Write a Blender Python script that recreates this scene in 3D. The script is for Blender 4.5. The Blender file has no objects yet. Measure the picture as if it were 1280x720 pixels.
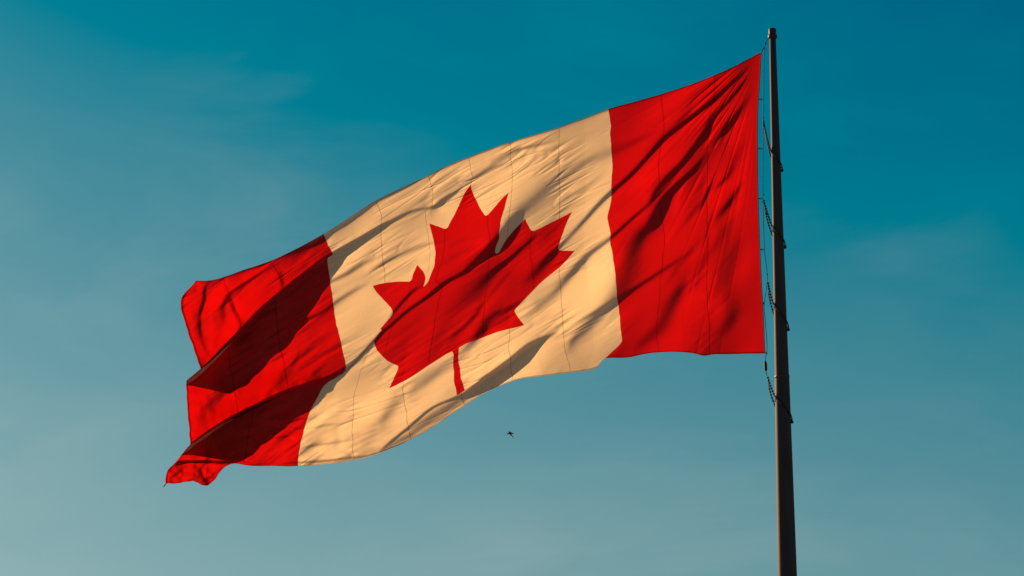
import bpy, bmesh, math, random
import numpy as np
from mathutils import Vector

R = math.radians
sc = bpy.context.scene
col = sc.collection

# ------------------------------------------------------------------ camera, sky, sun, exposure
PITCH, LENS, CAMZ = R(16.4), 100.0, 1.7
F = 1280.0 * LENS / 36.0
cam_d = bpy.data.cameras.new('camera')
cam = bpy.data.objects.new('camera', cam_d)
col.objects.link(cam)
cam.location = (0, 0, CAMZ)
cam.rotation_euler = (R(90) + PITCH, 0, 0)
cam_d.lens = LENS
cam_d.sensor_width = 36
cam_d.clip_end = 9000
sc.camera = cam

SUN_AZ, SUN_EL = R(-42), R(20)            # azimuth from +Y, negative to the left
SDIR = Vector((math.sin(SUN_AZ) * math.cos(SUN_EL), math.cos(SUN_AZ) * math.cos(SUN_EL), math.sin(SUN_EL)))

world = bpy.data.worlds.new('World')
sc.world = world
world.use_nodes = True
wn, wl = world.node_tree.nodes, world.node_tree.links
wn.clear()
w_out = wn.new('ShaderNodeOutputWorld')
w_bg = wn.new('ShaderNodeBackground')
w_bg.inputs['Strength'].default_value = 0.1
sky = wn.new('ShaderNodeTexSky')
sky.sky_type = 'NISHITA'
sky.sun_disc = False
sky.sun_elevation = SUN_EL
sky.sun_rotation = SUN_AZ
sky.altitude = 0
sky.air_density = 1.0
sky.dust_density = 1.0
sky.ozone_density = 1.0


def wmath(op, a, b=None, c=None, clamp=False):
    n = wn.new('ShaderNodeMath')
    n.operation = op
    n.use_clamp = clamp
    for i, v in enumerate((a, b, c)):
        if v is None:
            continue
        if isinstance(v, (int, float)):
            n.inputs[i].default_value = v
        else:
            wl.new(v, n.inputs[i])
    return n.outputs[0]


EXPO = 0.65
tc = wn.new('ShaderNodeTexCoord')
sep = wn.new('ShaderNodeSeparateColor')
wl.new(sky.outputs[0], sep.inputs[0])
xyz = wn.new('ShaderNodeSeparateXYZ')
wl.new(tc.outputs['Generated'], xyz.inputs[0])
lum = wmath('MINIMUM', sep.outputs[1], 9.0)
elev = wmath('MINIMUM', wmath('MAXIMUM', xyz.outputs[2], 0.0), 0.42)
# thin high cirrus: two stretched noises over the sky directions
mp = wn.new('ShaderNodeMapping')
mp.inputs['Rotation'].default_value = (0, R(-32), 0)
mp.inputs['Scale'].default_value = (9, 6, 26)
wl.new(tc.outputs['Generated'], mp.inputs[0])
nz = wn.new('ShaderNodeTexNoise')
nz.inputs['Scale'].default_value = 1.0
nz.inputs['Detail'].default_value = 11
nz.inputs['Roughness'].default_value = 0.55
nz.inputs['Distortion'].default_value = 0.5
wl.new(mp.outputs[0], nz.inputs[0])
nz2 = wn.new('ShaderNodeTexNoise')
nz2.inputs['Scale'].default_value = 5.0
nz2.inputs['Detail'].default_value = 2
wl.new(tc.outputs['Generated'], nz2.inputs[0])
cirrus = wmath('MULTIPLY', wmath('MULTIPLY_ADD', nz.outputs[0], 2.4, -1.05, clamp=True),
               wmath('MULTIPLY_ADD', nz2.outputs[0], 3.5, -1.4, clamp=True))
SKY_FIT = ((0.0462, -0.681, 0.0218, 0.11), (0.046, -0.4505, 0.1494, 0.075), (0.0383, -0.1882, 0.1794, 0.045))
chan = []
for ga, gb, gc, gd in SKY_FIT:
    k = 10.0 / 2 ** EXPO
    t = wmath('MULTIPLY_ADD', elev, gb * k, gc * k)
    t = wmath('MULTIPLY_ADD', lum, ga * k, t)
    t = wmath('MULTIPLY_ADD', cirrus, gd * k, t)
    chan.append(wmath('MAXIMUM', t, 0.0))
comb = wn.new('ShaderNodeCombineColor')
for i in range(3):
    wl.new(chan[i], comb.inputs[i])
wl.new(comb.outputs[0], w_bg.inputs['Color'])
wl.new(w_bg.outputs[0], w_out.inputs['Surface'])

sun_d = bpy.data.lights.new('sun', 'SUN')
sun_d.energy = 5.0
sun_d.angle = R(0.5)
sun_d.color = (1.0, 0.57, 0.27)
sun = bpy.data.objects.new('sun', sun_d)
col.objects.link(sun)
sun.rotation_euler = (-SDIR).to_track_quat('-Z', 'Y').to_euler()
sun.location = (-30, 30, 40)

sc.view_settings.view_transform = 'Standard'
sc.view_settings.look = 'None'
sc.view_settings.gamma = 1
sc.view_settings.use_curve_mapping = False
sc.view_settings.exposure = EXPO

# ------------------------------------------------------------------ helpers
FWD = np.array((0, math.cos(PITCH), math.sin(PITCH)))
UP = np.array((0, -math.sin(PITCH), math.cos(PITCH)))
RIGHT = np.array((1.0, 0, 0))
CAM = np.array((0, 0, CAMZ))


def ray(px, py):
    px, py = np.asarray(px, float), np.asarray(py, float)
    return (RIGHT * ((px - 640) / F)[..., None] + UP * ((360 - py) / F)[..., None] + FWD)


def on_plane(px, py, p0, n):
    d = ray(px, py)
    t = ((np.asarray(p0) - CAM) @ np.asarray(n)) / (d @ np.asarray(n))
    return CAM + d * t[..., None]


def tag(o, label=None, cat=None, group=None, kind=None):
    for k, v in (('label', label), ('category', cat), ('group', group), ('kind', kind)):
        if v:
            o[k] = v
    return o


def empty(name, loc, label, cat, group=None):
    o = bpy.data.objects.new(name, None)
    o.empty_display_size = 0.2
    o.location = loc
    col.objects.link(o)
    return tag(o, label, cat, group)


def link_mesh(name, me, m, parent=None):
    o = bpy.data.objects.new(name, me)
    col.objects.link(o)
    if m:
        me.materials.append(m)
    if parent:
        o.parent = parent
        o.matrix_parent_inverse.identity()
        me.transform(__import__('mathutils').Matrix.Translation(-parent.location))
    return o


def bm_obj(name, bm, m, parent=None, smooth=True):
    me = bpy.data.meshes.new(name)
    bmesh.ops.recalc_face_normals(bm, faces=bm.faces)
    bm.to_mesh(me)
    bm.free()
    for p in me.polygons:
        p.use_smooth = smooth
    return link_mesh(name, me, m, parent)


def add_lathe(bm, prof, c=(0, 0), seg=48):
    rings = []
    for r, z in prof:
        rings.append([bm.verts.new((c[0] + r * math.cos(2 * math.pi * i / seg), c[1] + r * math.sin(2 * math.pi * i / seg), z)) for i in range(seg)])
    for a, b in zip(rings, rings[1:]):
        for i in range(seg):
            bm.faces.new((a[i], a[(i + 1) % seg], b[(i + 1) % seg], b[i]))
    bm.faces.new(rings[0][::-1])
    bm.faces.new(rings[-1])


def add_tube(bm, pts, rad, seg=8, closed=False):
    pts = [Vector(p) for p in pts]
    n = len(pts)
    rings = []
    up = Vector((0.13, 0.27, 0.95)).normalized()
    for i, p in enumerate(pts):
        a = pts[(i - 1) % n] if (closed or i > 0) else p
        b = pts[(i + 1) % n] if (closed or i < n - 1) else p
        t = (b - a).normalized()
        x = t.cross(up)
        if x.length < 1e-3:
            x = t.cross(Vector((1, 0, 0)))
        x.normalize()
        y = t.cross(x).normalized()
        r = rad[i] if isinstance(rad, (list, tuple)) else rad
        rings.append([bm.verts.new(p + (x * math.cos(2 * math.pi * k / seg) + y * math.sin(2 * math.pi * k / seg)) * r) for k in range(seg)])
    for i in range(n if closed else n - 1):
        a, b = rings[i], rings[(i + 1) % n]
        for k in range(seg):
            bm.faces.new((a[k], a[(k + 1) % seg], b[(k + 1) % seg], b[k]))
    if not closed:
        bm.faces.new(rings[0][::-1])
        bm.faces.new(rings[-1])


def add_ball(bm, c, r, seg=12):
    res = bmesh.ops.create_uvsphere(bm, u_segments=seg, v_segments=max(6, seg // 2), radius=r)
    bmesh.ops.translate(bm, verts=res['verts'], vec=Vector(c))


def spline(pts, n):
    pts = [Vector(p) for p in pts]
    out = []
    for i in range(len(pts) - 1):
        p0, p1, p2, p3 = pts[max(i - 1, 0)], pts[i], pts[i + 1], pts[min(i + 2, len(pts) - 1)]
        for k in range(n):
            t = k / n
            out.append(0.5 * ((2 * p1) + (p2 - p0) * t + (2 * p0 - 5 * p1 + 4 * p2 - p3) * t * t + (3 * p1 - p0 - 3 * p2 + p3) * t ** 3))
    out.append(pts[-1])
    return out


def pbr(name, colr, rough=0.6, metal=0.0, spec=0.5, noise=0.0, nscale=6.0, bump=0.0, stretch=(1, 1, 1)):
    m = bpy.data.materials.new(name)
    m.use_nodes = True
    nt = m.node_tree
    b = nt.nodes['Principled BSDF']
    b.inputs['Roughness'].default_value = rough
    b.inputs['Metallic'].default_value = metal
    b.inputs['Specular IOR Level'].default_value = spec
    b.inputs['Base Color'].default_value = (*colr, 1)
    if noise or bump:
        t = nt.nodes.new('ShaderNodeTexCoord')
        mpn = nt.nodes.new('ShaderNodeMapping')
        mpn.inputs['Scale'].default_value = stretch
        n = nt.nodes.new('ShaderNodeTexNoise')
        n.inputs['Scale'].default_value = nscale
        n.inputs['Detail'].default_value = 6
        nt.links.new(t.outputs['Object'], mpn.inputs[0])
        nt.links.new(mpn.outputs[0], n.inputs[0])
        rp = nt.nodes.new('ShaderNodeMapRange')
        rp.inputs['From Min'].default_value = 0.3
        rp.inputs['From Max'].default_value = 0.7
        rp.inputs['To Min'].default_value = 1 - noise
        rp.inputs['To Max'].default_value = 1 + noise
        nt.links.new(n.outputs[0], rp.inputs[0])
        mx = nt.nodes.new('ShaderNodeMix')
        mx.data_type = 'RGBA'
        mx.blend_type = 'MULTIPLY'
        mx.inputs[0].default_value = 1
        mx.inputs[6].default_value = (*colr, 1)
        nt.links.new(rp.outputs[0], mx.inputs[7])
        nt.links.new(mx.outputs[2], b.inputs['Base Color'])
        if bump:
            bp = nt.nodes.new('ShaderNodeBump')
            bp.inputs['Strength'].default_value = bump
            bp.inputs['Distance'].default_value = 0.02
            nt.links.new(n.outputs[0], bp.inputs['Height'])
            nt.links.new(bp.outputs[0], b.inputs['Normal'])
    return m


# ------------------------------------------------------------------ ground
def build_ground():
    bm = bmesh.new()
    S, N = 4000, 40
    vs = [[bm.verts.new(((i / N - .5) * 2 * S, (j / N - .5) * 2 * S, 0)) for i in range(N + 1)] for j in range(N + 1)]
    for j in range(N):
        for i in range(N):
            bm.faces.new((vs[j][i], vs[j][i + 1], vs[j + 1][i + 1], vs[j + 1][i]))
    o = bm_obj('ground', bm, pbr('dry_grass', (0.20, 0.15, 0.08), 0.9, noise=0.4, nscale=0.3, bump=0.3))
    tag(o, kind='structure')


build_ground()

# ------------------------------------------------------------------ flagpole
PD = 66.0                                   # metres to the pole, along the ground
P_MID = CAM + ray(974.4, 360.0) * (PD / ray(974.4, 360.0)[1])
PX0 = float(P_MID[0])


def pole_z(py):                             # height on the pole seen at that photo row
    d = ray(970.0, float(py))
    return float(CAMZ + d[2] * PD / d[1])


def px_m(py):                               # metres per photo pixel at the pole
    d = ray(970.0, float(py))
    return float(PD / d[1] / F)


def pole_r(z):
    z0, z1 = pole_z(50), pole_z(720)
    r0, r1 = 4.35 * px_m(50), 11.9 * px_m(720)
    return r0 + (r1 - r0) * (z - z0) / (z1 - z0)


M_pole = pbr('weathered_pole_metal', (0.048, 0.046, 0.044), 0.7, 0.0, 0.2, noise=0.18, nscale=2.0, bump=0.05, stretch=(3, 3, .4))
M_cap = pbr('dark_cap_metal', (0.03, 0.03, 0.033), 0.6)
M_rope = pbr('black_rope', (0.012, 0.012, 0.013), 0.8)
M_steel = pbr('dull_steel', (0.10, 0.10, 0.11), 0.5, 0.3)
M_weight = pbr('black_rubber', (0.012, 0.012, 0.013), 0.7)

pole = empty('flagpole', (PX0, PD, 0), 'tall dark tapered metal pole that the flag flies from', 'flagpole')
bm = bmesh.new()
zt, zj = pole_z(46), pole_z(471)
add_lathe(bm, [(pole_r(0), 0.0)] + [(pole_r(z), z) for z in np.linspace(0.5, zj - 0.06, 12)] +
          [(pole_r(zj) - .004, zj - 0.03), (pole_r(zj) - .004, zj + 0.03)] +
          [(pole_r(z) - .006, z) for z in np.linspace(zj + 0.06, zt, 12)], (PX0, PD), 64)
bm_obj('shaft', bm, M_pole, pole)
bm = bmesh.new()
r = pole_r(zj) + .006
add_lathe(bm, [(r - .02, zj - .05), (r, zj - .04), (r, zj + .02), (r - .02, zj + .035)], (PX0, PD), 64)
bm_obj('joint_collar', bm, M_cap, pole)
bm = bmesh.new()
q = px_m(40)
zz = lambda y: pole_z(y)
add_lathe(bm, [(4.6 * q, zz(48.5)), (5.7 * q, zz(47.2)), (5.8 * q, zz(44.5)), (5.0 * q, zz(43.5)), (4.7 * q, zz(42)), (4.7 * q, zz(36.8)), (4.0 * q, zz(36))], (PX0, PD), 40)
bm_obj('pole_cap', bm, M_cap, pole)
bm = bmesh.new()
add_lathe(bm, [(.62, .0), (.62, .10), (.56, .14), (.56, .42), (.46, .5)], (PX0, PD), 40)
bm_obj('base_flange', bm, M_pole, pole)

# ------------------------------------------------------------------ flag: woven cloth
# Rows of the cloth from the top hem to the bottom hem; every strip seam k (0 hoist .. 12 fly) has its
# height fractions v and its course across the sheet (plan of the hanging cloth, photo units).
CLOTH = {}
HV = [0, .05, .12, .2, .31, .45, .58, .72, .9, 1]


def resample(k, vs, pts):
    v0 = [p[0] for p in pts]
    CLOTH[k] = [(v, float(np.interp(v, v0, [p[1] for p in pts])), float(np.interp(v, v0, [p[2] for p in pts]))) for v in vs]


resample(0, HV, [(0, 951.5, 65), (.14, 948.5, 118), (.21, 947, 143), (.31, 946.8, 180), (.49, 947.5, 248), (.6, 949, 290), (.73, 951, 341), (.85, 953.6, 383), (1, 956, 442)])
resample(1, HV, [(0, 892, 94), (.06, 893.5, 115), (.12, 888.5, 137), (.2, 886, 165), (.3, 884, 200), (.41, 884, 237), (.56, 884, 290), (.72, 883.5, 345), (.84, 886, 388), (1, 886.5, 443)])
resample(2, HV, [(0, 827, 117.5), (.12, 829.7, 155), (.17, 829.5, 170), (.23, 824.5, 188), (.33, 823, 225), (.43, 825.5, 256), (.62, 831.5, 315), (.8, 821, 380), (.9, 821.5, 413), (1, 823, 441)])
CLOTH[3] = [(0, 761, 136.5), (.1, 763, 165), (.17, 764.5, 188), (.2, 764.5, 198), (.33, 764, 240), (.43, 760, 268), (.47, 761.5, 282), (.84, 775, 402), (.925, 777, 423), (1, 757, 447.5)]
CLOTH[4] = [(0, 699, 159), (.1, 699, 190), (.17, 699, 212), (.20, 699, 221), (.30, 700, 253), (.40, 697.5, 284), (.45, 696, 301), (.72, 703, 384), (.9, 707, 437), (1, 713, 465.5)]
CLOTH[3.25] = [tuple(.75 * a + .25 * b for a, b in zip(p, q)) for p, q in zip(CLOTH[3], CLOTH[4])]
CLOTH[3.25][8:] = [(.92, 760, 427), (1, 744, 460.5)]
CLOTH[5] = [(0, 638.5, 178), (.11, 639, 212), (.18, 640.5, 237), (.22, 639, 250), (.29, 636, 272), (.355, 634, 290), (.40, 633, 304), (.745, 636.5, 410.5), (.9, 637.5, 452), (1, 640.5, 476.5)]
CLOTH[6] = [(0, 586, 196), (.06, 589.5, 220), (.083, 588, 230), (.11, 584.5, 241), (.24, 583, 286), (.40, 588, 332), (.43, 587, 341), (.735, 569.5, 440), (.9, 574.5, 486), (1, 580.5, 507)]
CLOTH[6.6] = [(0, 554, 210), (.06, 560, 231), (.095, 557.5, 247), (.125, 551.5, 256), (.29, 552, 308), (.416, 538.5, 352), (.45, 544, 364), (.74, 529, 463), (.91, 536, 514), (1, 540.5, 534)]
CLOTH[7] = [(0, 535, 219.5), (.06, 541, 240), (.11, 540, 259), (.14, 531, 266), (.30, 537.5, 319), (.43, 524, 366), (.465, 518, 382), (.747, 503.5, 478), (.92, 510.5, 530), (1, 513, 549)]
CLOTH[8] = [(0, 469, 251.5), (.04, 474, 263), (.08, 477.5, 273.5), (.15, 476, 282), (.36, 481.5, 352), (.478, 491, 389), (.557, 467, 426), (.78, 441, 505), (.93, 441, 556), (1, 443.5, 575)]
CLOTH[9] = [(0, 405, 292), (.05, 410, 304), (.10, 415.5, 317), (.2, 409.5, 324), (.38, 418, 390), (.57, 432, 459), (.65, 405, 483), (.83, 379, 540), (.94, 373, 570), (1, 372.5, 582)]
CLOTH[10] = [(0, 338, 326), (.07, 347, 342), (.14, 353.5, 358), (.25, 344, 375), (.40, 348, 422), (.57, 361, 487), (.70, 317, 509), (.85, 311, 545), (.95, 307, 570), (1, 306, 581)]
CLOTH[10.5] = [(0, 307, 336.5), (.08, 316, 358), (.17, 327, 383), (.29, 315, 401), (.42, 319, 450), (.575, 328, 502.5), (.70, 288, 524), (.85, 284, 554), (.95, 283, 574), (1, 283, 583)]
CLOTH[11] = [(0, 278, 347), (.1, 286, 366), (.21, 301, 408), (.33, 285, 430), (.44, 290, 470), (.58, 297.5, 518), (.71, 262, 541), (.86, 258, 562), (.95, 259, 592), (1, 259, 606.5)]
CLOTH[11.5] = [(0, 259, 351), (.11, 258, 372), (.25, 277, 436), (.37, 258, 457), (.48, 261, 488), (.60, 267, 537), (.72, 246, 549), (.86, 236, 570), (.95, 237, 590), (1, 239, 601)]
CLOTH[12] = [(0, 245, 350.5), (.13, 226, 380), (.30, 251, 463), (.41, 233, 477), (.52, 234, 505), (.62, 238, 555), (.73, 233, 561), (.86, 219, 578), (.95, 208, 592), (1, 205, 606)]


def pchip(x, y, xs):                        # monotone cubic through the knots
    x, y, xs = np.asarray(x, float), np.asarray(y, float), np.asarray(xs, float)
    h = np.diff(x)
    d = np.diff(y) / h
    m = np.zeros(len(x))
    for i in range(1, len(x) - 1):
        if d[i - 1] * d[i] > 0:
            w1, w2 = 2 * h[i] + h[i - 1], h[i] + 2 * h[i - 1]
            m[i] = (w1 + w2) / (w1 / d[i - 1] + w2 / d[i])
    m[0], m[-1] = d[0], d[-1]
    i = np.clip(np.searchsorted(x, xs) - 1, 0, len(h) - 1)
    t = (xs - x[i]) / h[i]
    return ((2 * t ** 3 - 3 * t ** 2 + 1) * y[i] + (t ** 3 - 2 * t ** 2 + t) * h[i] * m[i] +
            (-2 * t ** 3 + 3 * t ** 2) * y[i + 1] + (t ** 3 - t ** 2) * h[i] * m[i + 1])


def nspline(x, Y, xs):                      # natural cubic spline, columns of Y
    x, Y = np.asarray(x, float), np.asarray(Y, float)
    n = len(x)
    h = np.diff(x)
    A = np.zeros((n, n))
    B = np.zeros_like(Y)
    A[0, 0] = A[-1, -1] = 1
    for i in range(1, n - 1):
        A[i, i - 1], A[i, i], A[i, i + 1] = h[i - 1], 2 * (h[i - 1] + h[i]), h[i]
        B[i] = 6 * ((Y[i + 1] - Y[i]) / h[i] - (Y[i] - Y[i - 1]) / h[i - 1])
    M = np.linalg.solve(A, B)
    i = np.clip(np.searchsorted(x, xs) - 1, 0, n - 2)
    a = (x[i + 1] - xs)[:, None]
    b = (xs - x[i])[:, None]
    hh = h[i][:, None]
    return (M[i] * a ** 3 + M[i + 1] * b ** 3) / (6 * hh) + (Y[i] / hh - M[i] * hh / 6) * a + (Y[i + 1] / hh - M[i + 1] * hh / 6) * b


NU = 66                                     # grid columns per strip
ks = np.array(sorted(CLOTH))
tt = np.concatenate([np.linspace(i, i + 1, n, endpoint=False) for i, n in enumerate((46, 44, 34, 66, 74, 40, 86, 70, 36))] + [[9.0]])
us = np.linspace(0, 12, 12 * NU + 1)
V0, X0, Y0 = [], [], []
for k in ks:
    c = np.array(CLOTH[k])
    V0.append(pchip(range(10), c[:, 0], tt))
    X0.append(pchip(range(10), c[:, 1], tt))
    Y0.append(pchip(range(10), c[:, 2], tt))


def pchip_cols(x, Y, xs):
    return np.stack([pchip(x, Y[:, j], xs) for j in range(Y.shape[1])], 1)


def across(Y):                              # smooth spline over the fly, tighter near the sharp corner by the hoist
    Y = np.array(Y)
    w = np.clip((us - 4.0) / 1.5, 0, 1)[:, None]
    w = w * w * (3 - 2 * w)
    return pchip_cols(ks, Y, us) * (1 - w) + nspline(ks, Y, us) * w


GV = np.clip(across(V0), 0, 1)
GX = across(X0)
GY = across(Y0)
GU = np.repeat(us[:, None] / 12, len(tt), 1)


def vnoise(x, y, seed):
    g = np.random.RandomState(seed).rand(256, 256)
    xi, yi = np.floor(x).astype(int), np.floor(y).astype(int)
    fx, fy = x - xi, y - yi
    fx, fy = fx * fx * fx * (fx * (fx * 6 - 15) + 10), fy * fy * fy * (fy * (fy * 6 - 15) + 10)
    a = g[xi % 256, yi % 256] * (1 - fx) + g[(xi + 1) % 256, yi % 256] * fx
    b = g[xi % 256, (yi + 1) % 256] * (1 - fx) + g[(xi + 1) % 256, (yi + 1) % 256] * fx
    return a * (1 - fy) + b * fy - .5


inner = np.clip(GU / .04, 0, 1)
GX = GX + inner * (1.7 * vnoise(GX / 40, (GY + .6 * GX) / 17, 41) + 1.2 * vnoise(GX / 22, (GY + .6 * GX) / 7, 42))
GY = GY + inner * 1.2 * vnoise(GX / 26, GY / 60, 43)
GY = GY + GV ** 8 * (2.5 * np.exp(-((GX - 880) / 9) ** 2) - 1.6 * np.exp(-((GX - 850) / 24) ** 2) + 3.5 * np.exp(-((GX - 785) / 22) ** 2))

_t = np.clip((GV - .88) / .1, 0, 1) * np.clip((GU - .86) / .08, 0, 1)
GY = GY + _t * (4 * vnoise(GX / 10, GY / 30, 44) + 1.6 * vnoise(GX / 5, GY / 20, 45))
GX = GX + _t * 4 * vnoise(GX / 9, GY / 8, 46)

# folds of the cloth: crest lines with (x, y, height, width); the far side lies up-left of the crest
def fold(pts, lu, ll):
    P = np.array(pts, float)
    ext = P[-1, :2] - P[0, :2]
    if abs(ext[0]) > abs(ext[1]) * .8 and ext[0] > 0:      # every crest runs from the hoist side to the fly side
        P = P[::-1]
    reach = 3.2 * max(lu, ll)
    box = np.where((GX.ravel() > P[:, 0].min() - reach) & (GX.ravel() < P[:, 0].max() + reach) &
                   (GY.ravel() > P[:, 1].min() - reach) & (GY.ravel() < P[:, 1].max() + reach))[0]
    gx, gy = GX.ravel()[box], GY.ravel()[box]
    Q = []
    for i in range(len(P) - 1):             # refine the polyline smoothly
        p0, p1, p2, p3 = P[max(i - 1, 0)], P[i], P[i + 1], P[min(i + 2, len(P) - 1)]
        for t in np.linspace(0, 1, 3, endpoint=False):
            q = .5 * (2 * p1 + (p2 - p0) * t + (2 * p0 - 5 * p1 + 4 * p2 - p3) * t * t + (3 * p1 - p0 - 3 * p2 + p3) * t ** 3)
            q[2:] = p1[2:] + (p2[2:] - p1[2:]) * t
            Q.append(q)
    Q = np.array(Q + [P[-1]])

    T = np.gradient(Q[:, :2], axis=0)
    T /= np.linalg.norm(T, axis=1, keepdims=True) + 1e-9
    Nq = np.stack([T[:, 1], -T[:, 0]], 1)   # towards the lower right side

    def seg(i):
        a, b = Q[i], Q[i + 1]
        d = b[:2] - a[:2]
        L2 = max(d @ d, 1e-9)
        rx, ry = gx - a[0], gy - a[1]
        t = np.clip((rx * d[0] + ry * d[1]) / L2, 0, 1)
        dx, dy = rx - t * d[0], ry - t * d[1]
        dist = np.hypot(dx, dy)
        sd_ = dx * (Nq[i, 0] + t * (Nq[i + 1, 0] - Nq[i, 0])) + dy * (Nq[i, 1] + t * (Nq[i + 1, 1] - Nq[i, 1]))
        return t, dist, sd_
    best = np.full(len(gx), 1e9)
    for i in range(len(Q) - 1):
        best = np.minimum(best, seg(i)[1])
    S, A, W, ws = (np.zeros(len(gx)) for _ in range(4))
    tau = .8 + .3 * best
    for i in range(len(Q) - 1):
        a, b = Q[i], Q[i + 1]
        t, dist, sgd = seg(i)
        w = np.exp(-(dist - best) / tau)
        ws += w
        S += w * sgd
        A += w * (a[2] + (b[2] - a[2]) * t)
        W += w * (a[3] + (b[3] - a[3]) * t)
    S, A, W = S / ws, A / ws, W / ws
    A = A * np.clip(1 - (best / reach) ** 2, 0, 1) ** 2
    Lx = lu + (ll - lu) * (.5 + .5 * np.tanh(S / 3))
    out = np.zeros(GX.size)
    out[box] = -0.5 * A * np.tanh(2 * S / W) * np.exp(-np.maximum(np.sqrt(S * S + W * W / 4) - W / 2, 0) / Lx)
    return out.reshape(GX.shape)


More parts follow.
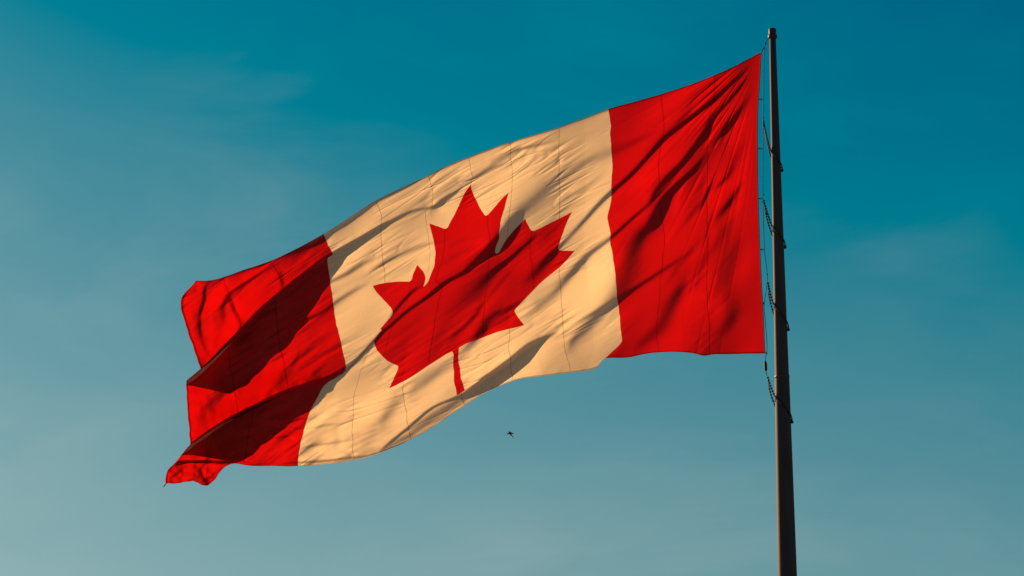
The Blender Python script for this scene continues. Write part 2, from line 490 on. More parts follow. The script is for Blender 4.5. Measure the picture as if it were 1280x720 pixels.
FOLDS = [
    # the long fold from the fly edge through the white field to the tip of the leaf
    ([(225, 484, 90, 2.5), (251, 465, 98, 2.5), (300, 415, 92, 2.5), (340, 375, 74, 2.5), (393, 333, 46, 2.5), (415, 318, 28, 2.5), (450, 298, 17, 2.5), (477, 282, 12, 2.5), (488, 277, 7, 3), (515, 264, 6, 4), (540, 259, 6, 4), (560, 249, 6, 4), (578, 234, 0, 4)], 60, 45),
    # the second long fold, fly edge to the upper hoist through the leaf
    ([(222, 570, 100, 2.5), (240, 556, 118, 2.5), (277, 530, 122, 2.5), (317, 509, 100, 2.5), (361, 488, 58, 2.5), (405, 474, 22, 2.5), (432, 460, 9, 2.5), (450, 445, 5.5, 3), (474, 419, 5, 3), (488, 407, 5, 3), (510, 388, 6, 3.5), (533, 372, 7, 3.5), (555, 354, 9, 4), (580, 340, 10, 5), (602, 320, 15, 6), (613, 310, 27, 8), (628, 294, 25, 10), (644, 274, 17, 13), (655, 262, 12, 16), (672, 247, 11, 18), (699, 223, 10, 18), (730, 203, 8, 14), (764, 190, 6, 12), (800, 174, 4, 8), (822, 163, 0, 6)], 50, 45),
    # hoist corner fold running down to the leaf
    ([(949, 70, 0, 4), (930, 90, 4.5, 4), (905, 113, 7.5, 5), (893, 125, 8, 5), (870, 142, 7, 4), (831, 172, 7, 4), (810, 195, 7.5, 4.5), (787, 220, 8, 5), (764, 240, 8, 5), (745, 259, 7, 5), (722, 285, 5.5, 5), (700, 307, 5, 6), (688, 320, 11, 9), (669, 342, 10, 12), (651, 357, 0, 12)], 40, 40),
    ([(940, 93, 0, 4), (925, 108, 5, 4), (907, 130, 6.5, 5), (888, 153, 7.5, 5), (870, 180, 6.5, 4), (852, 204, 8, 5), (838, 218, 11, 7), (822, 236, 12, 10), (812, 255, 6, 7), (795, 269, 5, 4), (765, 296, 6, 4), (748, 309, 10, 8), (732, 322, 10, 8), (716, 340, 10, 8), (703, 355, 9, 9), (690, 369, 8, 11), (676, 380, 7, 12), (660, 393, 4, 12), (640, 402, 0, 12)], 40, 35),
    ([(885, 190, 0, 6), (867, 212, 8, 5), (850, 228, 11, 6), (833, 245, 16, 9), (824, 262, 20, 12), (813, 282, 20, 14), (802, 293, 17, 16), (793, 310, 19, 24), (788, 328, 19, 28), (780, 350, 16, 28), (773, 366, 14, 22), (755, 386, 9, 16), (738, 407, 8, 14), (724, 425, 5, 14), (712, 436, 0, 12)], 45, 40),
    ([(860, 350, 0, 10), (850, 362, 10, 14), (838, 385, 14, 20), (825, 408, 12, 20), (808, 424, 7, 14), (790, 438, 0, 10)], 40, 35),
    ([(946, 100, 0, 4), (938, 120, 5, 5), (917, 148, 9, 6), (906, 162, 7, 6), (897, 178, 0, 6)], 25, 22),
    ([(935, 170, 0, 8), (921, 196, 9, 14), (912, 216, 9, 10), (905, 226, 7, 5), (890, 240, 0, 4)], 30, 30),
    ([(930, 222, 0, 4), (922, 238, 7, 6), (912, 254, 9, 7), (900, 268, 5, 7), (890, 280, 0, 6)], 30, 40),
    ([(930, 295, 0, 12), (917, 322, 14, 26), (906, 350, 15, 30), (900, 384, 0, 26)], 40, 40),
    ([(928, 380, 0, 12), (917, 396, 11, 20), (905, 412, 9, 18), (888, 424, 0, 16)], 30, 30),
    # leaf folds
    ([(672, 292, 0, 5), (660, 304, 6, 5), (649, 313, 7, 5), (635, 325, 8, 6), (620, 337, 9, 7), (603, 354, 13, 16), (590, 368, 14, 26), (575, 386, 14, 28), (560, 402, 12, 26), (545, 425, 8, 24), (535, 440, 0, 20)], 40, 35),
    ([(606, 378, 0, 4), (599, 387, 6, 6), (585, 404, 8, 8), (570, 417, 8, 8), (556, 430, 0, 8)], 25, 25),
    ([(660, 373, 0, 6), (640, 384, 7, 6), (617, 396, 10, 8), (606, 406, 15, 12), (597, 420, 12, 12), (585, 434, 6, 10), (572, 444, 0, 8)], 30, 30),
    ([(532, 357, 0, 4), (522, 360, 4, 4), (513, 367, 5, 4), (500, 381, 5, 4), (490, 394, 3, 4), (484, 404, 0, 4)], 20, 15),
    # bottom of the white field
    ([(700, 413, 0, 4), (690, 418, 6, 5), (676, 425, 14, 6), (660, 434, 26, 6), (640, 450, 34, 5), (617, 467, 36, 5), (600, 479, 32, 5), (590, 487, 18, 6), (575, 499, 9, 11), (545, 518, 10, 12), (515, 539, 10, 12), (490, 555, 7, 10), (472, 567, 0, 6)], 70, 30),
    ([(590, 487, 0, 3), (572, 496, 4, 2.5), (540, 510, 4, 2.5), (512, 533, 3.5, 2.5), (490, 551, 3, 2.5), (474, 565, 0, 3)], 9, 9),
    ([(590, 440, 0, 8), (565, 455, 6, 12), (540, 470, 9, 16), (520, 484, 7, 12), (508, 496, 0, 10)], 30, 25),
    ([(508, 490, 0, 8), (495, 502, 5, 14), (482, 520, 6, 14), (474, 532, 0, 10)], 25, 20),
    ([(770, 372, 0, 6), (750, 392, 5, 8), (730, 408, 6, 10), (716, 426, 6, 10), (708, 445, 0, 8)], 20, 25),
    # white field, upper part
    ([(560, 302, 0, 4), (535, 305, 4, 5), (505, 317, 6, 6), (480, 329, 4, 5), (460, 340, 0, 5)], 25, 25),
    ([(470, 322, 0, 4), (452, 330, 6, 5), (434, 342, 7, 5), (415, 351, 6, 5), (400, 358, 0, 4)], 25, 25),
    ([(462, 354, 0, 4), (445, 362, 4, 5), (420, 378, 6, 5), (400, 393, 7, 5), (376, 402, 9, 6), (352, 420, 6, 6), (330, 432, 0, 6)], 25, 25),
    ([(640, 202, 0, 4), (615, 210, 4, 4), (592, 223, 5, 4), (575, 230, 0, 4)], 20, 20),
    ([(600, 230, 0, 4), (560, 245, 5, 5), (545, 258, 7, 6), (536, 263, 0, 5)], 15, 15),
    ([(700, 175, 0, 4), (670, 182, 4, 4), (640, 189, 4, 4), (610, 205, 0, 4)], 20, 20),
    # fly part: creases of the upper red lobe
    ([(350, 328, 0, 4), (337, 335, 8, 5), (318, 347, 11, 5), (300, 358, 13, 6), (285, 370, 14, 7), (278, 385, 12, 10), (276, 398, 0, 10)], 25, 25),
    ([(285, 368, 0, 4), (290, 382, 7, 5), (296, 395, 8, 6), (303, 408, 0, 5)], 20, 15),
    ([(264, 347, 0, 4), (256, 362, 8, 5), (255, 375, 8, 4), (251, 388, 8, 4), (249, 405, 7, 5), (253, 428, 5, 5), (262, 446, 0, 5)], 20, 16),
    ([(345, 330, 0, 6), (350, 342, 5, 8), (353, 355, 6, 6), (350, 366, 0, 5)], 20, 15),
    # second red layer
    ([(352, 400, 0, 10), (318, 442, 12, 16), (300, 462, 20, 24), (280, 485, 28, 30), (265, 508, 28, 28), (250, 535, 18, 20), (242, 550, 0, 14)], 30, 30),
    ([(338, 440, 0, 6), (318, 458, 7, 8), (303, 478, 8, 9), (296, 500, 0, 9)], 20, 20),
    # tail of the lower corner
    ([(218, 583, 0, 4), (225, 578, 20, 4), (240, 577, 26, 4), (262, 577, 26, 4), (285, 578, 16, 4), (305, 577, 6, 4), (325, 583, 0, 4)], 30, 30),
    ([(256, 578, 0, 4), (250, 588, 7, 6), (256, 600, 9, 6), (262, 608, 8, 6)], 12, 12),
    ([(240, 580, 0, 4), (228, 588, 6, 6), (214, 596, 5, 5), (206, 600, 0, 4)], 12, 12),
    # third layer, gathers against the white field
    ([(395, 524, 0, 4), (375, 524, 5, 4), (355, 528, 6, 5), (340, 533, 0, 4)], 15, 15),
    ([(440, 528, 0, 4), (405, 532, 4, 4), (378, 536, 6, 4), (350, 531, 5, 5), (335, 528, 0, 4)], 15, 15),
    ([(450, 548, 0, 4), (420, 553, 5, 5), (385, 558, 6, 5), (374, 562, 0, 4)], 15, 15),
    ([(375, 552, 0, 4), (360, 545, 5, 4), (345, 547, 5, 4), (330, 545, 0, 4)], 15, 12),
    # bottom hem of the lower fly part, curled back
    ([(470, 570, 0, 4), (440, 572, 7, 4), (410, 576, 8, 4), (375, 578, 7, 4), (345, 580, 0, 4)], 15, 12),
]
D = np.zeros(GX.shape)
for pts, lu, ll in FOLDS:
    D += fold(pts, lu, ll)

# top hem curls away behind the cloth towards the fly
hem = np.interp(GU, [0, .45, .55, .63, .70, .75, .83, .88, .93, 1], [2, 2, 3, 5, 9, 12, 12, 9, 6, 4])
row0 = np.hypot(GX - GX[:, :1], GY - GY[:, :1])
D += hem * np.exp(-row0 / np.interp(GU, [0, .5, .62, .70, .75, .83, 1], [1.5, 1.5, 2, 3.2, 3.6, 4, 3]))

# broad billows and the fine tension wrinkles of thin nylon
rng = np.random.RandomState(11)


def wrinkle(ang, la, lp, seed):             # streaks running along the image angle
    c, s = math.cos(R(ang)), math.sin(R(ang))
    a = (GX * c - GY * s)
    p = (GX * s + GY * c)
    p = p + 10 * vnoise(GX / 90, GY / 90, seed + 7)
    return vnoise(a / la + 40, p / lp + 40, seed)


def sstep(x, a, b):
    t = np.clip((x - a) / (b - a), 0, 1)
    return t * t * (3 - 2 * t)


hoistw = sstep(GX, 700, 800)
loww = sstep(GY + .25 * (640 - GX) * 0, 440, 520) * (1 - sstep(GX, 470, 560))
midw = np.clip(1 - hoistw - loww, 0, 1)
sd = np.abs(((GU * 12 + .5) % 1) - .5) * 62
pucker = .55 + .9 * np.exp(-sd / 10)
patch = np.clip(.5 + 1.8 * vnoise(GX / 55 + 3, GY / 40 + 9, 5), .1, 1.6)
def crease(n):                              # sharp-crested creases out of smooth noise
    return .5 - 2.2 * np.abs(n)


rr, th = np.hypot(GX - 960, GY - 52), np.arctan2(GY - 52, 960 - GX)
fan = sstep(rr, 10, 90) * (1 - .8 * sstep(rr, 170, 330))
def hair(n, w):                             # thin pressed-in crease lines
    return -np.exp(-(n / w) ** 2)


fine = (midw * (wrinkle(31, 45, 5.5, 1) * 1.7 + wrinkle(24, 70, 9, 2) * 1.2 + wrinkle(34, 70, 3.8, 3) * 1.0 + wrinkle(31, 90, 2.6, 14) * .5 +
                hair(wrinkle(29, 140, 17, 12), .05) * 1.1 + hair(wrinkle(25, 120, 14, 15), .05) * .9 + hair(wrinkle(34, 95, 12, 16), .06) * .7) +
        hoistw * (vnoise(th * 17 + 4, rr / 70, 31) * 2.8 * fan + vnoise(th * 34 + 9, rr / 90, 32) * 1.4 * fan +
                  hair(vnoise(th * 13 + 2, rr / 200, 33), .05) * 2.6 * fan + hair(vnoise(th * 9 + 7, rr / 160, 34), .05) * 2.2 * fan +
                  vnoise(th * 60 + 1, rr / 80, 35) * .6 * fan * sstep(rr, 30, 120) + wrinkle(46, 50, 4, 5) * .7) +
        loww * (wrinkle(14, 45, 6, 6) * 1.9 + wrinkle(24, 40, 4.2, 8) * 1.0 + hair(wrinkle(15, 110, 12, 13), .06) * 1.2))
flyw = sstep(GX, 430, 380)
D += fine * pucker * patch
edge = sstep(GX, 320, 235) * sstep(GU, .8, .9)
tail = sstep(GV, .88, .96) * sstep(GU, .86, .93)
D += flyw * pucker * (wrinkle(33, 60, 6, 61) * 2.0 + wrinkle(38, 45, 3.6, 62) * 1.0 + hair(wrinkle(35, 110, 13, 63), .06) * 1.1)
D += edge * (7 * vnoise(GX / 17, GY / 22, 64) + 3 * vnoise(GX / 8, GY / 11, 65)) + tail * (9 * vnoise(GX / 13, GY / 11, 66) + 4 * vnoise(GX / 6, GY / 6, 67))
D += flyw * (9 * vnoise(GX / 34 + 1, (GY + .7 * GX) / 24, 51) + 3 * vnoise(GX / 18 + 1, (GY + .7 * GX) / 9, 52))
D += 16 * vnoise(GX / 150 + 2, (GY + .6 * GX) / 95 + 4, 21) + 5 * vnoise(GX / 60 + 2, (GY + .6 * GX) / 38 + 4, 22)

ALPHA = R(20)
P_FLAG = np.array((PX0 - .28, PD - .05, 20.0))
N_FLAG = np.array((math.sin(ALPHA), math.cos(ALPHA), 0))
base = on_plane(GX, GY, P_FLAG, N_FLAG)
pin = sstep(GU, 0, .06)
D = D * pin
D = D + 10 * np.sin(np.pi * np.clip(GV, 0, 1)) * np.exp(-GU / .12) * sstep(GU, 0, .05) * 0
vdir = base - CAM
vdir /= np.linalg.norm(vdir, axis=-1, keepdims=True)
PXM = 0.0191
GP = base + vdir * (D * PXM)[..., None]
du = np.gradient(GP, axis=0)
dv = np.gradient(GP, axis=1)
GN = np.cross(du, dv)
GN /= np.linalg.norm(GN, axis=-1, keepdims=True) + 1e-12

# ---- maple leaf outline in flag units (9600 x 4800), half given and mirrored
def arc(p, q, r, sweep, n=6):
    p, q = np.array(p, float), np.array(q, float)
    m = (p + q) / 2
    d = q - p
    L = np.hypot(*d)
    h = math.sqrt(max(r * r - L * L / 4, 0))
    nrm = np.array((-d[1], d[0])) / L
    c = m + nrm * h * (1 if sweep else -1)
    a0, a1 = math.atan2(*(p - c)[::-1]), math.atan2(*(q - c)[::-1])
    if sweep and a1 < a0:
        a1 += 2 * math.pi
    if not sweep and a1 > a0:
        a1 -= 2 * math.pi
    return [tuple(c + r * np.array((math.cos(a), math.sin(a)))) for a in np.linspace(a0, a1, n)]


def leaf_outline():
    segs = [('m', 4862, 4430), ('l', -26, -863), ('l', 12, -86), ('l', 108, -12), ('l', 859, 151), ('l', -116, -320), ('a', 65, 1, 20, -73),
            ('l', 941, -762), ('l', -212, -99), ('a', 65, 1, -34, -79), ('l', 186, -572), ('l', -542, 115), ('a', 65, 1, -73, -38),
            ('l', -105, -247), ('l', -423, 454), ('a', 65, 1, -111, -57), ('l', 204, -1052), ('l', -327, 189), ('a', 65, 1, -91, -27), ('l', -332, -652)]
    pts = []
    cur = np.zeros(2)
    for s in segs:
        if s[0] == 'm':
            cur = np.array(s[1:], float)
            pts.append(tuple(cur))
        elif s[0] == 'l':
            cur = cur + np.array(s[1:])
            pts.append(tuple(cur))
        else:
            q = cur + np.array(s[3:])
            pts += arc(cur, q, s[1], s[2])[1:]
            cur = q
    half = np.array(pts)
    mir = half[::-1].copy()
    mir[:, 0] = 9600 - mir[:, 0]
    return np.vstack([half, mir[1:]])


LEAF = leaf_outline() / 4800.0


def leaf_sdf(x, y):                         # negative inside
    best = np.full(x.shape, 1e9)
    ins = np.zeros(x.shape, bool)
    n = len(LEAF)
    for i in range(n):
        a, b = LEAF[i], LEAF[(i + 1) % n]
        d = b - a
        L2 = d @ d
        if L2 < 1e-12:
            continue
        t = np.clip(((x - a[0]) * d[0] + (y - a[1]) * d[1]) / L2, 0, 1)
        best = np.minimum(best, (x - a[0] - t * d[0]) ** 2 + (y - a[1] - t * d[1]) ** 2)
        if a[1] != b[1]:
            c = ((a[1] > y) != (b[1] > y)) & (x < (b[0] - a[0]) * (y - a[1]) / (b[1] - a[1]) + a[0])
            ins ^= c
    return np.where(ins, -1, 1) * np.sqrt(best)


def cloth_mesh(name, P, Nn, UV, tris, m, parent):
    used, inv = np.unique(tris.ravel(), return_inverse=True)
    P, Nn, UV = P[used], Nn[used], UV[used]
    tris = inv.reshape(-1, 3)
    me = bpy.data.meshes.new(name)
    me.vertices.add(len(P))
    me.vertices.foreach_set('co', P.astype(np.float32).ravel())
    me.loops.add(tris.size)
    me.loops.foreach_set('vertex_index', tris.astype(np.int32).ravel())
    me.polygons.add(len(tris))
    me.polygons.foreach_set('loop_start', np.arange(0, tris.size, 3, dtype=np.int32))
    me.polygons.foreach_set('loop_total', np.full(len(tris), 3, np.int32))
    me.update(calc_edges=True)
    uvl = me.uv_layers.new(name='cloth')
    uvl.data.foreach_set('uv', UV[tris.ravel()].astype(np.float32).ravel())
    me.polygons.foreach_set('use_smooth', np.ones(len(tris), bool))
    me.validate()
    me.normals_split_custom_set_from_vertices(Nn.astype(np.float32).tolist())
    return link_mesh(name, me, m, parent)


def cloth_mat(name, dif, trans, tmix, seam_off, seam_lo, seam_hi, seam_dark, spec=0.0):
    """thin nylon: light passes through it; doubled cloth at seams and hems passes less"""
    m = bpy.data.materials.new(name)
    m.use_nodes = True
    nt = m.node_tree
    N, L = nt.nodes, nt.links
    N.clear()

    def mth(op, a, b=None, c=None, clamp=False):
        n = N.new('ShaderNodeMath')
        n.operation = op
        n.use_clamp = clamp
        for i, v in enumerate((a, b, c)):
            if v is None:
                continue
            if isinstance(v, (int, float)):
                n.inputs[i].default_value = v
            else:
                L.new(v, n.inputs[i])
        return n.outputs[0]
    uv = N.new('ShaderNodeUVMap')
    uv.uv_map = 'cloth'
    sp = N.new('ShaderNodeSeparateXYZ')
    L.new(uv.outputs[0], sp.inputs[0])
    ku = mth('MULTIPLY_ADD', sp.outputs[0], 12.0, seam_off)
    fr = mth('ABSOLUTE', mth('SUBTRACT', mth('FRACT', ku), 0.5))            # 0.5 at a seam
    seam = mth('MULTIPLY', mth('GREATER_THAN', fr, 0.5 - 0.0075), 1.0)
    seam = mth('MULTIPLY', seam, mth('MULTIPLY', mth('GREATER_THAN', ku, seam_lo), mth('LESS_THAN', ku, seam_hi)))
    vv = sp.outputs[1]
    hemt = mth('MAXIMUM', mth('LESS_THAN', vv, 0.0045), mth('GREATER_THAN', vv, 0.9945))
    hemf = mth('GREATER_THAN', sp.outputs[0], 0.9965)
    dbl = mth('MAXIMUM', seam, mth('MAXIMUM', hemt, hemf))
    # weave: slightly uneven thickness
    mpn = N.new('ShaderNodeMapping')
    mpn.inputs['Scale'].default_value = (600, 90, 1)
    L.new(uv.outputs[0], mpn.inputs[0])
    wv = N.new('ShaderNodeTexNoise')
    wv.inputs['Scale'].default_value = 1.0
    wv.inputs['Detail'].default_value = 3
    L.new(mpn.outputs[0], wv.inputs[0])
    st = N.new('ShaderNodeTexNoise')
    st.inputs['Scale'].default_value = 7.0
    st.inputs['Detail'].default_value = 4
    L.new(uv.outputs[0], st.inputs[0])
    wnz = N.new('ShaderNodeTexWhiteNoise')            # each strip comes from another dye lot
    wnz.noise_dimensions = '1D'
    L.new(mth('FLOOR', mth('ADD', ku, 0.5)), wnz.inputs['W'])
    f = mth('MULTIPLY', mth('MULTIPLY_ADD', wv.outputs[0], 0.10, 0.95), mth('MULTIPLY', mth('MULTIPLY_ADD', st.outputs[0], 0.24, 0.88), mth('MULTIPLY_ADD', wnz.outputs[0], 0.08, 0.96)))
    f = mth('MULTIPLY', f, mth('SUBTRACT', 1.0, mth('MULTIPLY', dbl, seam_dark)))

    def scaled(c):
        x = N.new('ShaderNodeMix')
        x.data_type = 'RGBA'
        x.blend_type = 'MULTIPLY'
        x.inputs[0].default_value = 1
        x.inputs[6].default_value = (*c, 1)
        L.new(f, x.inputs[7])
        return x.outputs[2]
    d = N.new('ShaderNodeBsdfDiffuse')
    L.new(scaled(dif), d.inputs[0])
    t = N.new('ShaderNodeBsdfTranslucent')
    L.new(scaled(trans), t.inputs[0])
    mx = N.new('ShaderNodeMixShader')
    mx.inputs[0].default_value = tmix
    L.new(d.outputs[0], mx.inputs[1])
    L.new(t.outputs[0], mx.inputs[2])
    g = N.new('ShaderNodeBsdfGlossy')
    g.inputs['Roughness'].default_value = 0.55
    g.inputs['Color'].default_value = (1, 1, 1, 1)
    mg = N.new('ShaderNodeMixShader')
    mg.inputs[0].default_value = spec
    L.new(mx.outputs[0], mg.inputs[1])
    L.new(g.outputs[0], mg.inputs[2])
    out = N.new('ShaderNodeOutputMaterial')
    L.new(mg.outputs[0], out.inputs[0])
    return m


M_red = cloth_mat('red_nylon', (0.26, 0.035, 0.035), (0.50, 0.002, 0.002), 0.72, 0.0, .5, 11.5, 0.55, 0.008)
M_leaf = cloth_mat('red_leaf_nylon', (0.26, 0.035, 0.035), (0.49, 0.002, 0.002), 0.72, 0.5, .5, 11.5, 0.5, 0.008)
M_white = cloth_mat('white_nylon', (0.74, 0.64, 0.50), (0.80, 0.635, 0.385), 0.68, 0.0, 3.3, 8.7, 0.42, 0.01)

flag = empty('flag', (PX0 - .28, PD - .05, pole_z(442)), 'huge red and white flag with a red maple leaf, rippling beside the pole', 'flag')

nu, nv = GX.shape
P = GP.reshape(-1, 3)
NN = GN.reshape(-1, 3)
UV = np.stack([GU.ravel(), GV.ravel()], 1)
idx = np.arange(nu * nv).reshape(nu, nv)


def strip_tris(i0, i1):
    a, b, c, d = (idx[i0:i1, :-1].ravel(), idx[i0 + 1:i1 + 1, :-1].ravel(), idx[i0 + 1:i1 + 1, 1:].ravel(), idx[i0:i1, 1:].ravel())
    return np.vstack([np.stack([a, b, d], 1), np.stack([b, c, d], 1)])


cloth_mesh('red_band', P, NN, UV, strip_tris(0, 3 * NU), M_red, flag)
cloth_mesh('red_band', P, NN, UV, strip_tris(9 * NU, 12 * NU), M_red, flag)
mid = strip_tris(3 * NU, 9 * NU)
sdf = np.full(len(P), 1.0)
sel = np.unique(mid)
sdf[sel] = leaf_sdf(UV[sel, 0] * 2.0, UV[sel, 1])
sdf[np.abs(sdf) < 1e-6] = 1e-6
sg = sdf[mid] < 0
cnt = sg.sum(1)
leaf_t, white_t = [mid[cnt == 3]], [mid[cnt == 0]]
newP, newN, newU, cache = [], [], [], {}


def cut(a, b):
    k = (a, b) if a < b else (b, a)
    if k not in cache:
        t = sdf[k[0]] / (sdf[k[0]] - sdf[k[1]])
        cache[k] = len(P) + len(newP)
        newP.append(P[k[0]] * (1 - t) + P[k[1]] * t)
        newN.append(NN[k[0]] * (1 - t) + NN[k[1]] * t)
        newU.append(UV[k[0]] * (1 - t) + UV[k[1]] * t)
    return cache[k]


lt, wt = [], []
for tri in mid[(cnt == 1) | (cnt == 2)].tolist():
    s = [sdf[i] < 0 for i in tri]
    odd = s.index(True) if sum(s) == 1 else s.index(False)
    a, b, c = tri[odd], tri[(odd + 1) % 3], tri[(odd + 2) % 3]
    ab, ca = cut(a, b), cut(c, a)
    one, two = (lt, wt) if s[odd] else (wt, lt)
    one.append((a, ab, ca))
    two += [(ab, b, c), (ab, c, ca)]
P2 = np.vstack([P, newP])
N2 = np.vstack([NN, newN])
U2 = np.vstack([UV, newU])
cloth_mesh('white_panel', P2, N2, U2, np.vstack(white_t + [np.array(wt)]), M_white, flag)
cloth_mesh('maple_leaf', P2, N2, U2, np.vstack(leaf_t + [np.array(lt)]), M_leaf, flag)

# canvas heading along the hoist
bm = bmesh.new()
add_tube(bm, [tuple(p) for p in GP[0, ::6]] + [tuple(GP[0, -1])], 0.016, 8)
bm_obj('canvas_heading', bm, pbr('grey_canvas', (0.30, 0.28, 0.26), 0.85, noise=.2, nscale=20), flag)


# frayed threads at the lower fly corner
for dx_, dy_ in ((-2.5, 4.5), (-3.6, 3.0)):
    a_ = Vector(GP[-1, -1])
    b_ = Vector(CAM + (ray(np.array(GX[-1, -1] + dx_), np.array(GY[-1, -1] + dy_)) * (np.linalg.norm(GP[-1, -1] - CAM) / np.linalg.norm(ray(np.array(GX[-1, -1]), np.array(GY[-1, -1]))))))
    bm = bmesh.new()
    add_tube(bm, [a_, a_.lerp(b_, .5) + Vector((.008, 0, .006)), b_], [.012, .008, .004], 6)
    bm_obj('frayed_thread', bm, pbr('red_thread', (0.35, 0.03, 0.04), 0.9), flag)

# ------------------------------------------------------------------ halyard, snap hooks, retainer loops
def hal(px, py, dy=0.0):                    # point beside the pole, in the plane the flag hangs from
    p = on_plane(np.array(px, float), np.array(py, float), (PX0 - .2, PD - .05 + dy, 20), N_FLAG)
    return tuple(p)


halyard = empty('halyard', (PX0 - .2, PD, pole_z(470)), 'thin dark cable with small balls running beside the hoist edge', 'cable')
line = [(963, 45.5), (957.5, 53), (955, 70), (954.6, 124), (954, 160), (953.6, 186), (953.5, 248), (954.6, 285), (955.6, 312), (957.5, 330), (959, 345), (958, 360), (955, 381), (956, 395), (958.5, 425), (958.3, 441), (957, 447), (957.3, 463), (959, 470)]
bm = bmesh.new()
add_tube(bm, spline([hal(*p) for p in line], 5), 0.009, 6)
bm_obj('cable', bm, M_rope, halyard)
for x, y, r in ((956.8, 54.5, .024), (954, 147, .019), (954, 243.3, .019), (959, 343, .019), (958.6, 441.5, .016)):
    bm = bmesh.new()
    add_ball(bm, hal(x, y), r)
    bm_obj('ball_stop', bm, M_weight, halyard)
bm = bmesh.new()
a, b = Vector(hal(956.6, 451.5)), Vector(hal(957.5, 464))
add_tube(bm, [a, a.lerp(b, .08), a.lerp(b, .2), a.lerp(b, .8), a.lerp(b, .92), b], [.012, .028, .036, .036, .028, .012], 14)
bm_obj('counterweight', bm, M_weight, halyard)

hooks = [((951.5, 65.5), (955, 59)), ((948.4, 124), (954.5, 124.6)), ((946.9, 185.5), (953.6, 186.2)), ((948, 248), (954, 248.5)), ((950, 311.5), (955.7, 312.3)), ((953.4, 377), (955.6, 382)), ((955.8, 441), (958.4, 441.3))]
for p, q in hooks:
    bm = bmesh.new()
    a, b = Vector(hal(*p)), Vector(hal(*q))
    w = Vector((0, 0, .03))
    add_tube(bm, [a - (b - a) * .12, a.lerp(b, .3) + w * .35, a.lerp(b, .62) + w * .55, b, a.lerp(b, .62) - w * .55, a.lerp(b, .3) - w * .35, a - (b - a) * .12 + Vector((0, 0, -.004))], 0.0085, 6)
    bm_obj('snap_hook', bm, M_steel, flag)

# each retainer is a cord of beads looped slantwise around the pole
loops = [
    ((954.2, 150), [(957.5, 168), (960.2, 187)], (975.3, 212.5), False, 'single strand black cord slung slantwise round the upper pole, highest of the retainer loops'),
    ((954.6, 250), [(958.8, 264), (963.4, 281)], (978.6, 308.5), True, 'long double beaded cord round the pole, second retainer loop from the top'),
    ((960.0, 353), [(962.2, 366), (965.6, 378)], (982.0, 411.5), True, 'beaded cord round the pole above its joint, third retainer loop from the top'),
    ((959.6, 471), [(962.6, 482), (966.5, 494)], (987.2, 527), True, 'beaded cord below the hanging counterweight, lowest of the retainer loops'),
]
for st, mids, en, beaded, label in loops:
    ze = pole_z(en[1])
    zf = pole_z(mids[-1][1] + 2)
    root = empty('retainer_loop', (PX0, PD, ze), label, 'rope loop', 'retainer loops round the pole')
    S = Vector(hal(*st))

    def wrap(t, z0, a0, a1):                # a turn on the pole, descending to the right hand side
        z = z0 + (ze - z0) * t
        rr_ = pole_r(z) + .026
        an = R(a0) + t * R(a1 - a0)
        return Vector((PX0 + rr_ * math.cos(an), PD + rr_ * math.sin(an), z))
    pf = [wrap(t, zf, -158, 0) for t in np.linspace(0, 1, 9)]
    pb = [wrap(t, zf - (.15 if beaded else .06), 165, 0) for t in np.linspace(.88, 0, 8)]
    sag = Vector((-.012, -.01, -.015))
    front = [S] + [S.lerp(pf[0], t) + sag * math.sin(math.pi * t) for t in (.35, .7)]
    back = [pb[-1].lerp(S, t) + sag * (2.2 if beaded else 1) * math.sin(math.pi * t) for t in (.3, .65)]
    n_f, n_b = len(front), len(back)
    path = spline(front + pf + pb + back, 14)
    k0, k1 = 14 * n_f, 14 * (n_f + len(pf) + len(pb) - 1)
    rad, acc = [], 0.0
    for i, p in enumerate(path):
        acc += (path[i] - path[i - 1]).length if i else 0
        on = beaded and (i < k0 or i > k1)
        rad.append(0.011 + 0.021 * max(0.0, math.sin(acc / .075 * 2 * math.pi)) ** .6 if on else .017)
    bm = bmesh.new()
    add_tube(bm, path, rad, 8, closed=True)
    bm_obj('beaded_cord' if beaded else 'cord', bm, M_rope, root)
    bm = bmesh.new()
    k = pf[-1]
    add_ball(bm, (k.x - .005, k.y, k.z - .01), .042, 14)
    bm_obj('knob', bm, M_weight, root)


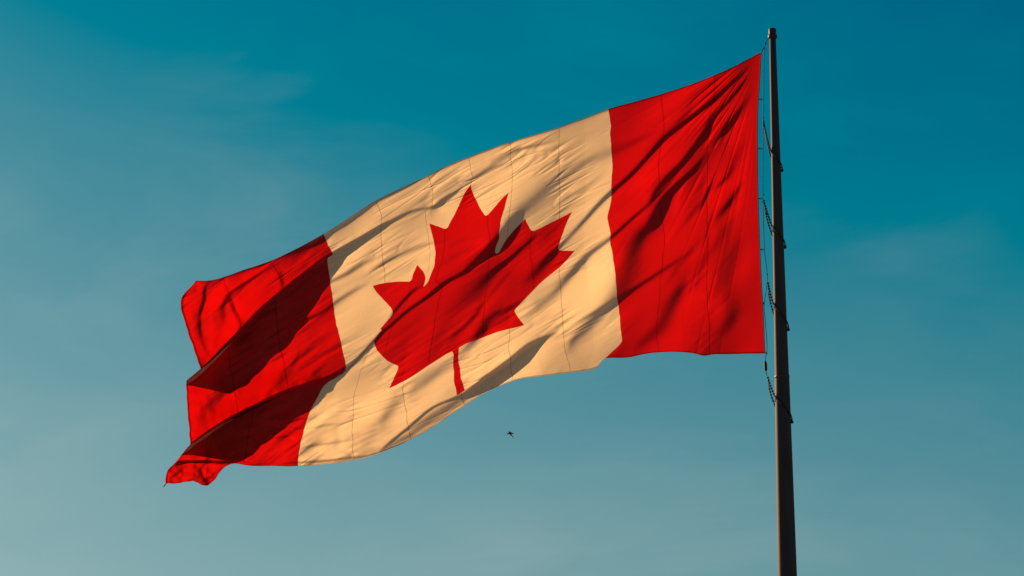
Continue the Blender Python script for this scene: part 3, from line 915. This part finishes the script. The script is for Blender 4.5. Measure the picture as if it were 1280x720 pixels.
# ------------------------------------------------------------------ bird
def build_bird():
    dist = 96.0
    q = dist / F

    def bp(x, y, d=0.0):
        return CAM + ray(np.array(float(x)), np.array(float(y))) * (dist + d)
    body = [(635.6, 539.0, 0, .30), (636.2, 539.8, 0, .75), (637.0, 541.0, 0, 1.05), (638.2, 542.6, 0, .95), (639.4, 544.2, 0, .6), (640.3, 545.4, 0, .42)]
    forks = [[(641.4, 546.2, .1, .30), (642.2, 546.9, .2, .12)], [(640.6, 546.6, -.1, .28), (641.0, 547.6, -.2, .12)]]
    wings = [[(635.9, 541.6, -.12, .75), (634.6, 542.3, -.3, .5), (633.0, 542.4, -.45, .14)],
             [(639.2, 541.3, .12, .75), (640.8, 541.9, .3, .5), (642.6, 542.5, .45, .14)]]
    verts, edges, rad = [], [], []

    def add(pt):
        verts.append(tuple(bp(pt[0], pt[1], pt[2])))
        rad.append(pt[3] * q)
        return len(verts) - 1
    ids = [add(p) for p in body]
    edges += list(zip(ids, ids[1:]))
    for ch in forks:
        prev = ids[-1]
        for p in ch:
            i = add(p)
            edges.append((prev, i))
            prev = i
    for ch in wings:
        prev = ids[2]
        for p in ch:
            i = add(p)
            edges.append((prev, i))
            prev = i
    me = bpy.data.meshes.new('bird')
    me.from_pydata(verts, edges, [])
    o = bpy.data.objects.new('bird', me)
    col.objects.link(o)
    mod = o.modifiers.new('skin', 'SKIN')
    for i, r_ in enumerate(rad):
        sv = me.skin_vertices[0].data[i]
        sv.radius = (r_ * 1.25, r_ * 1.25)
        sv.use_root = (i == 2)
    sb = o.modifiers.new('sub', 'SUBSURF')
    sb.levels = sb.render_levels = 2
    dg = bpy.context.evaluated_depsgraph_get()
    em = bpy.data.meshes.new_from_object(o.evaluated_get(dg))
    o.modifiers.clear()
    o.data = em
    c = Vector(bp(637.5, 542))
    em.transform(__import__('mathutils').Matrix.Translation(-c))
    o.location = c
    for p in em.polygons:
        p.use_smooth = True
    em.materials.clear()
    em.materials.append(pbr('dark_feathers', (0.02, 0.02, 0.022), 0.7, noise=.3, nscale=30))
    tag(o, 'small dark bird flying in the sky below the flag', 'bird')


build_bird()
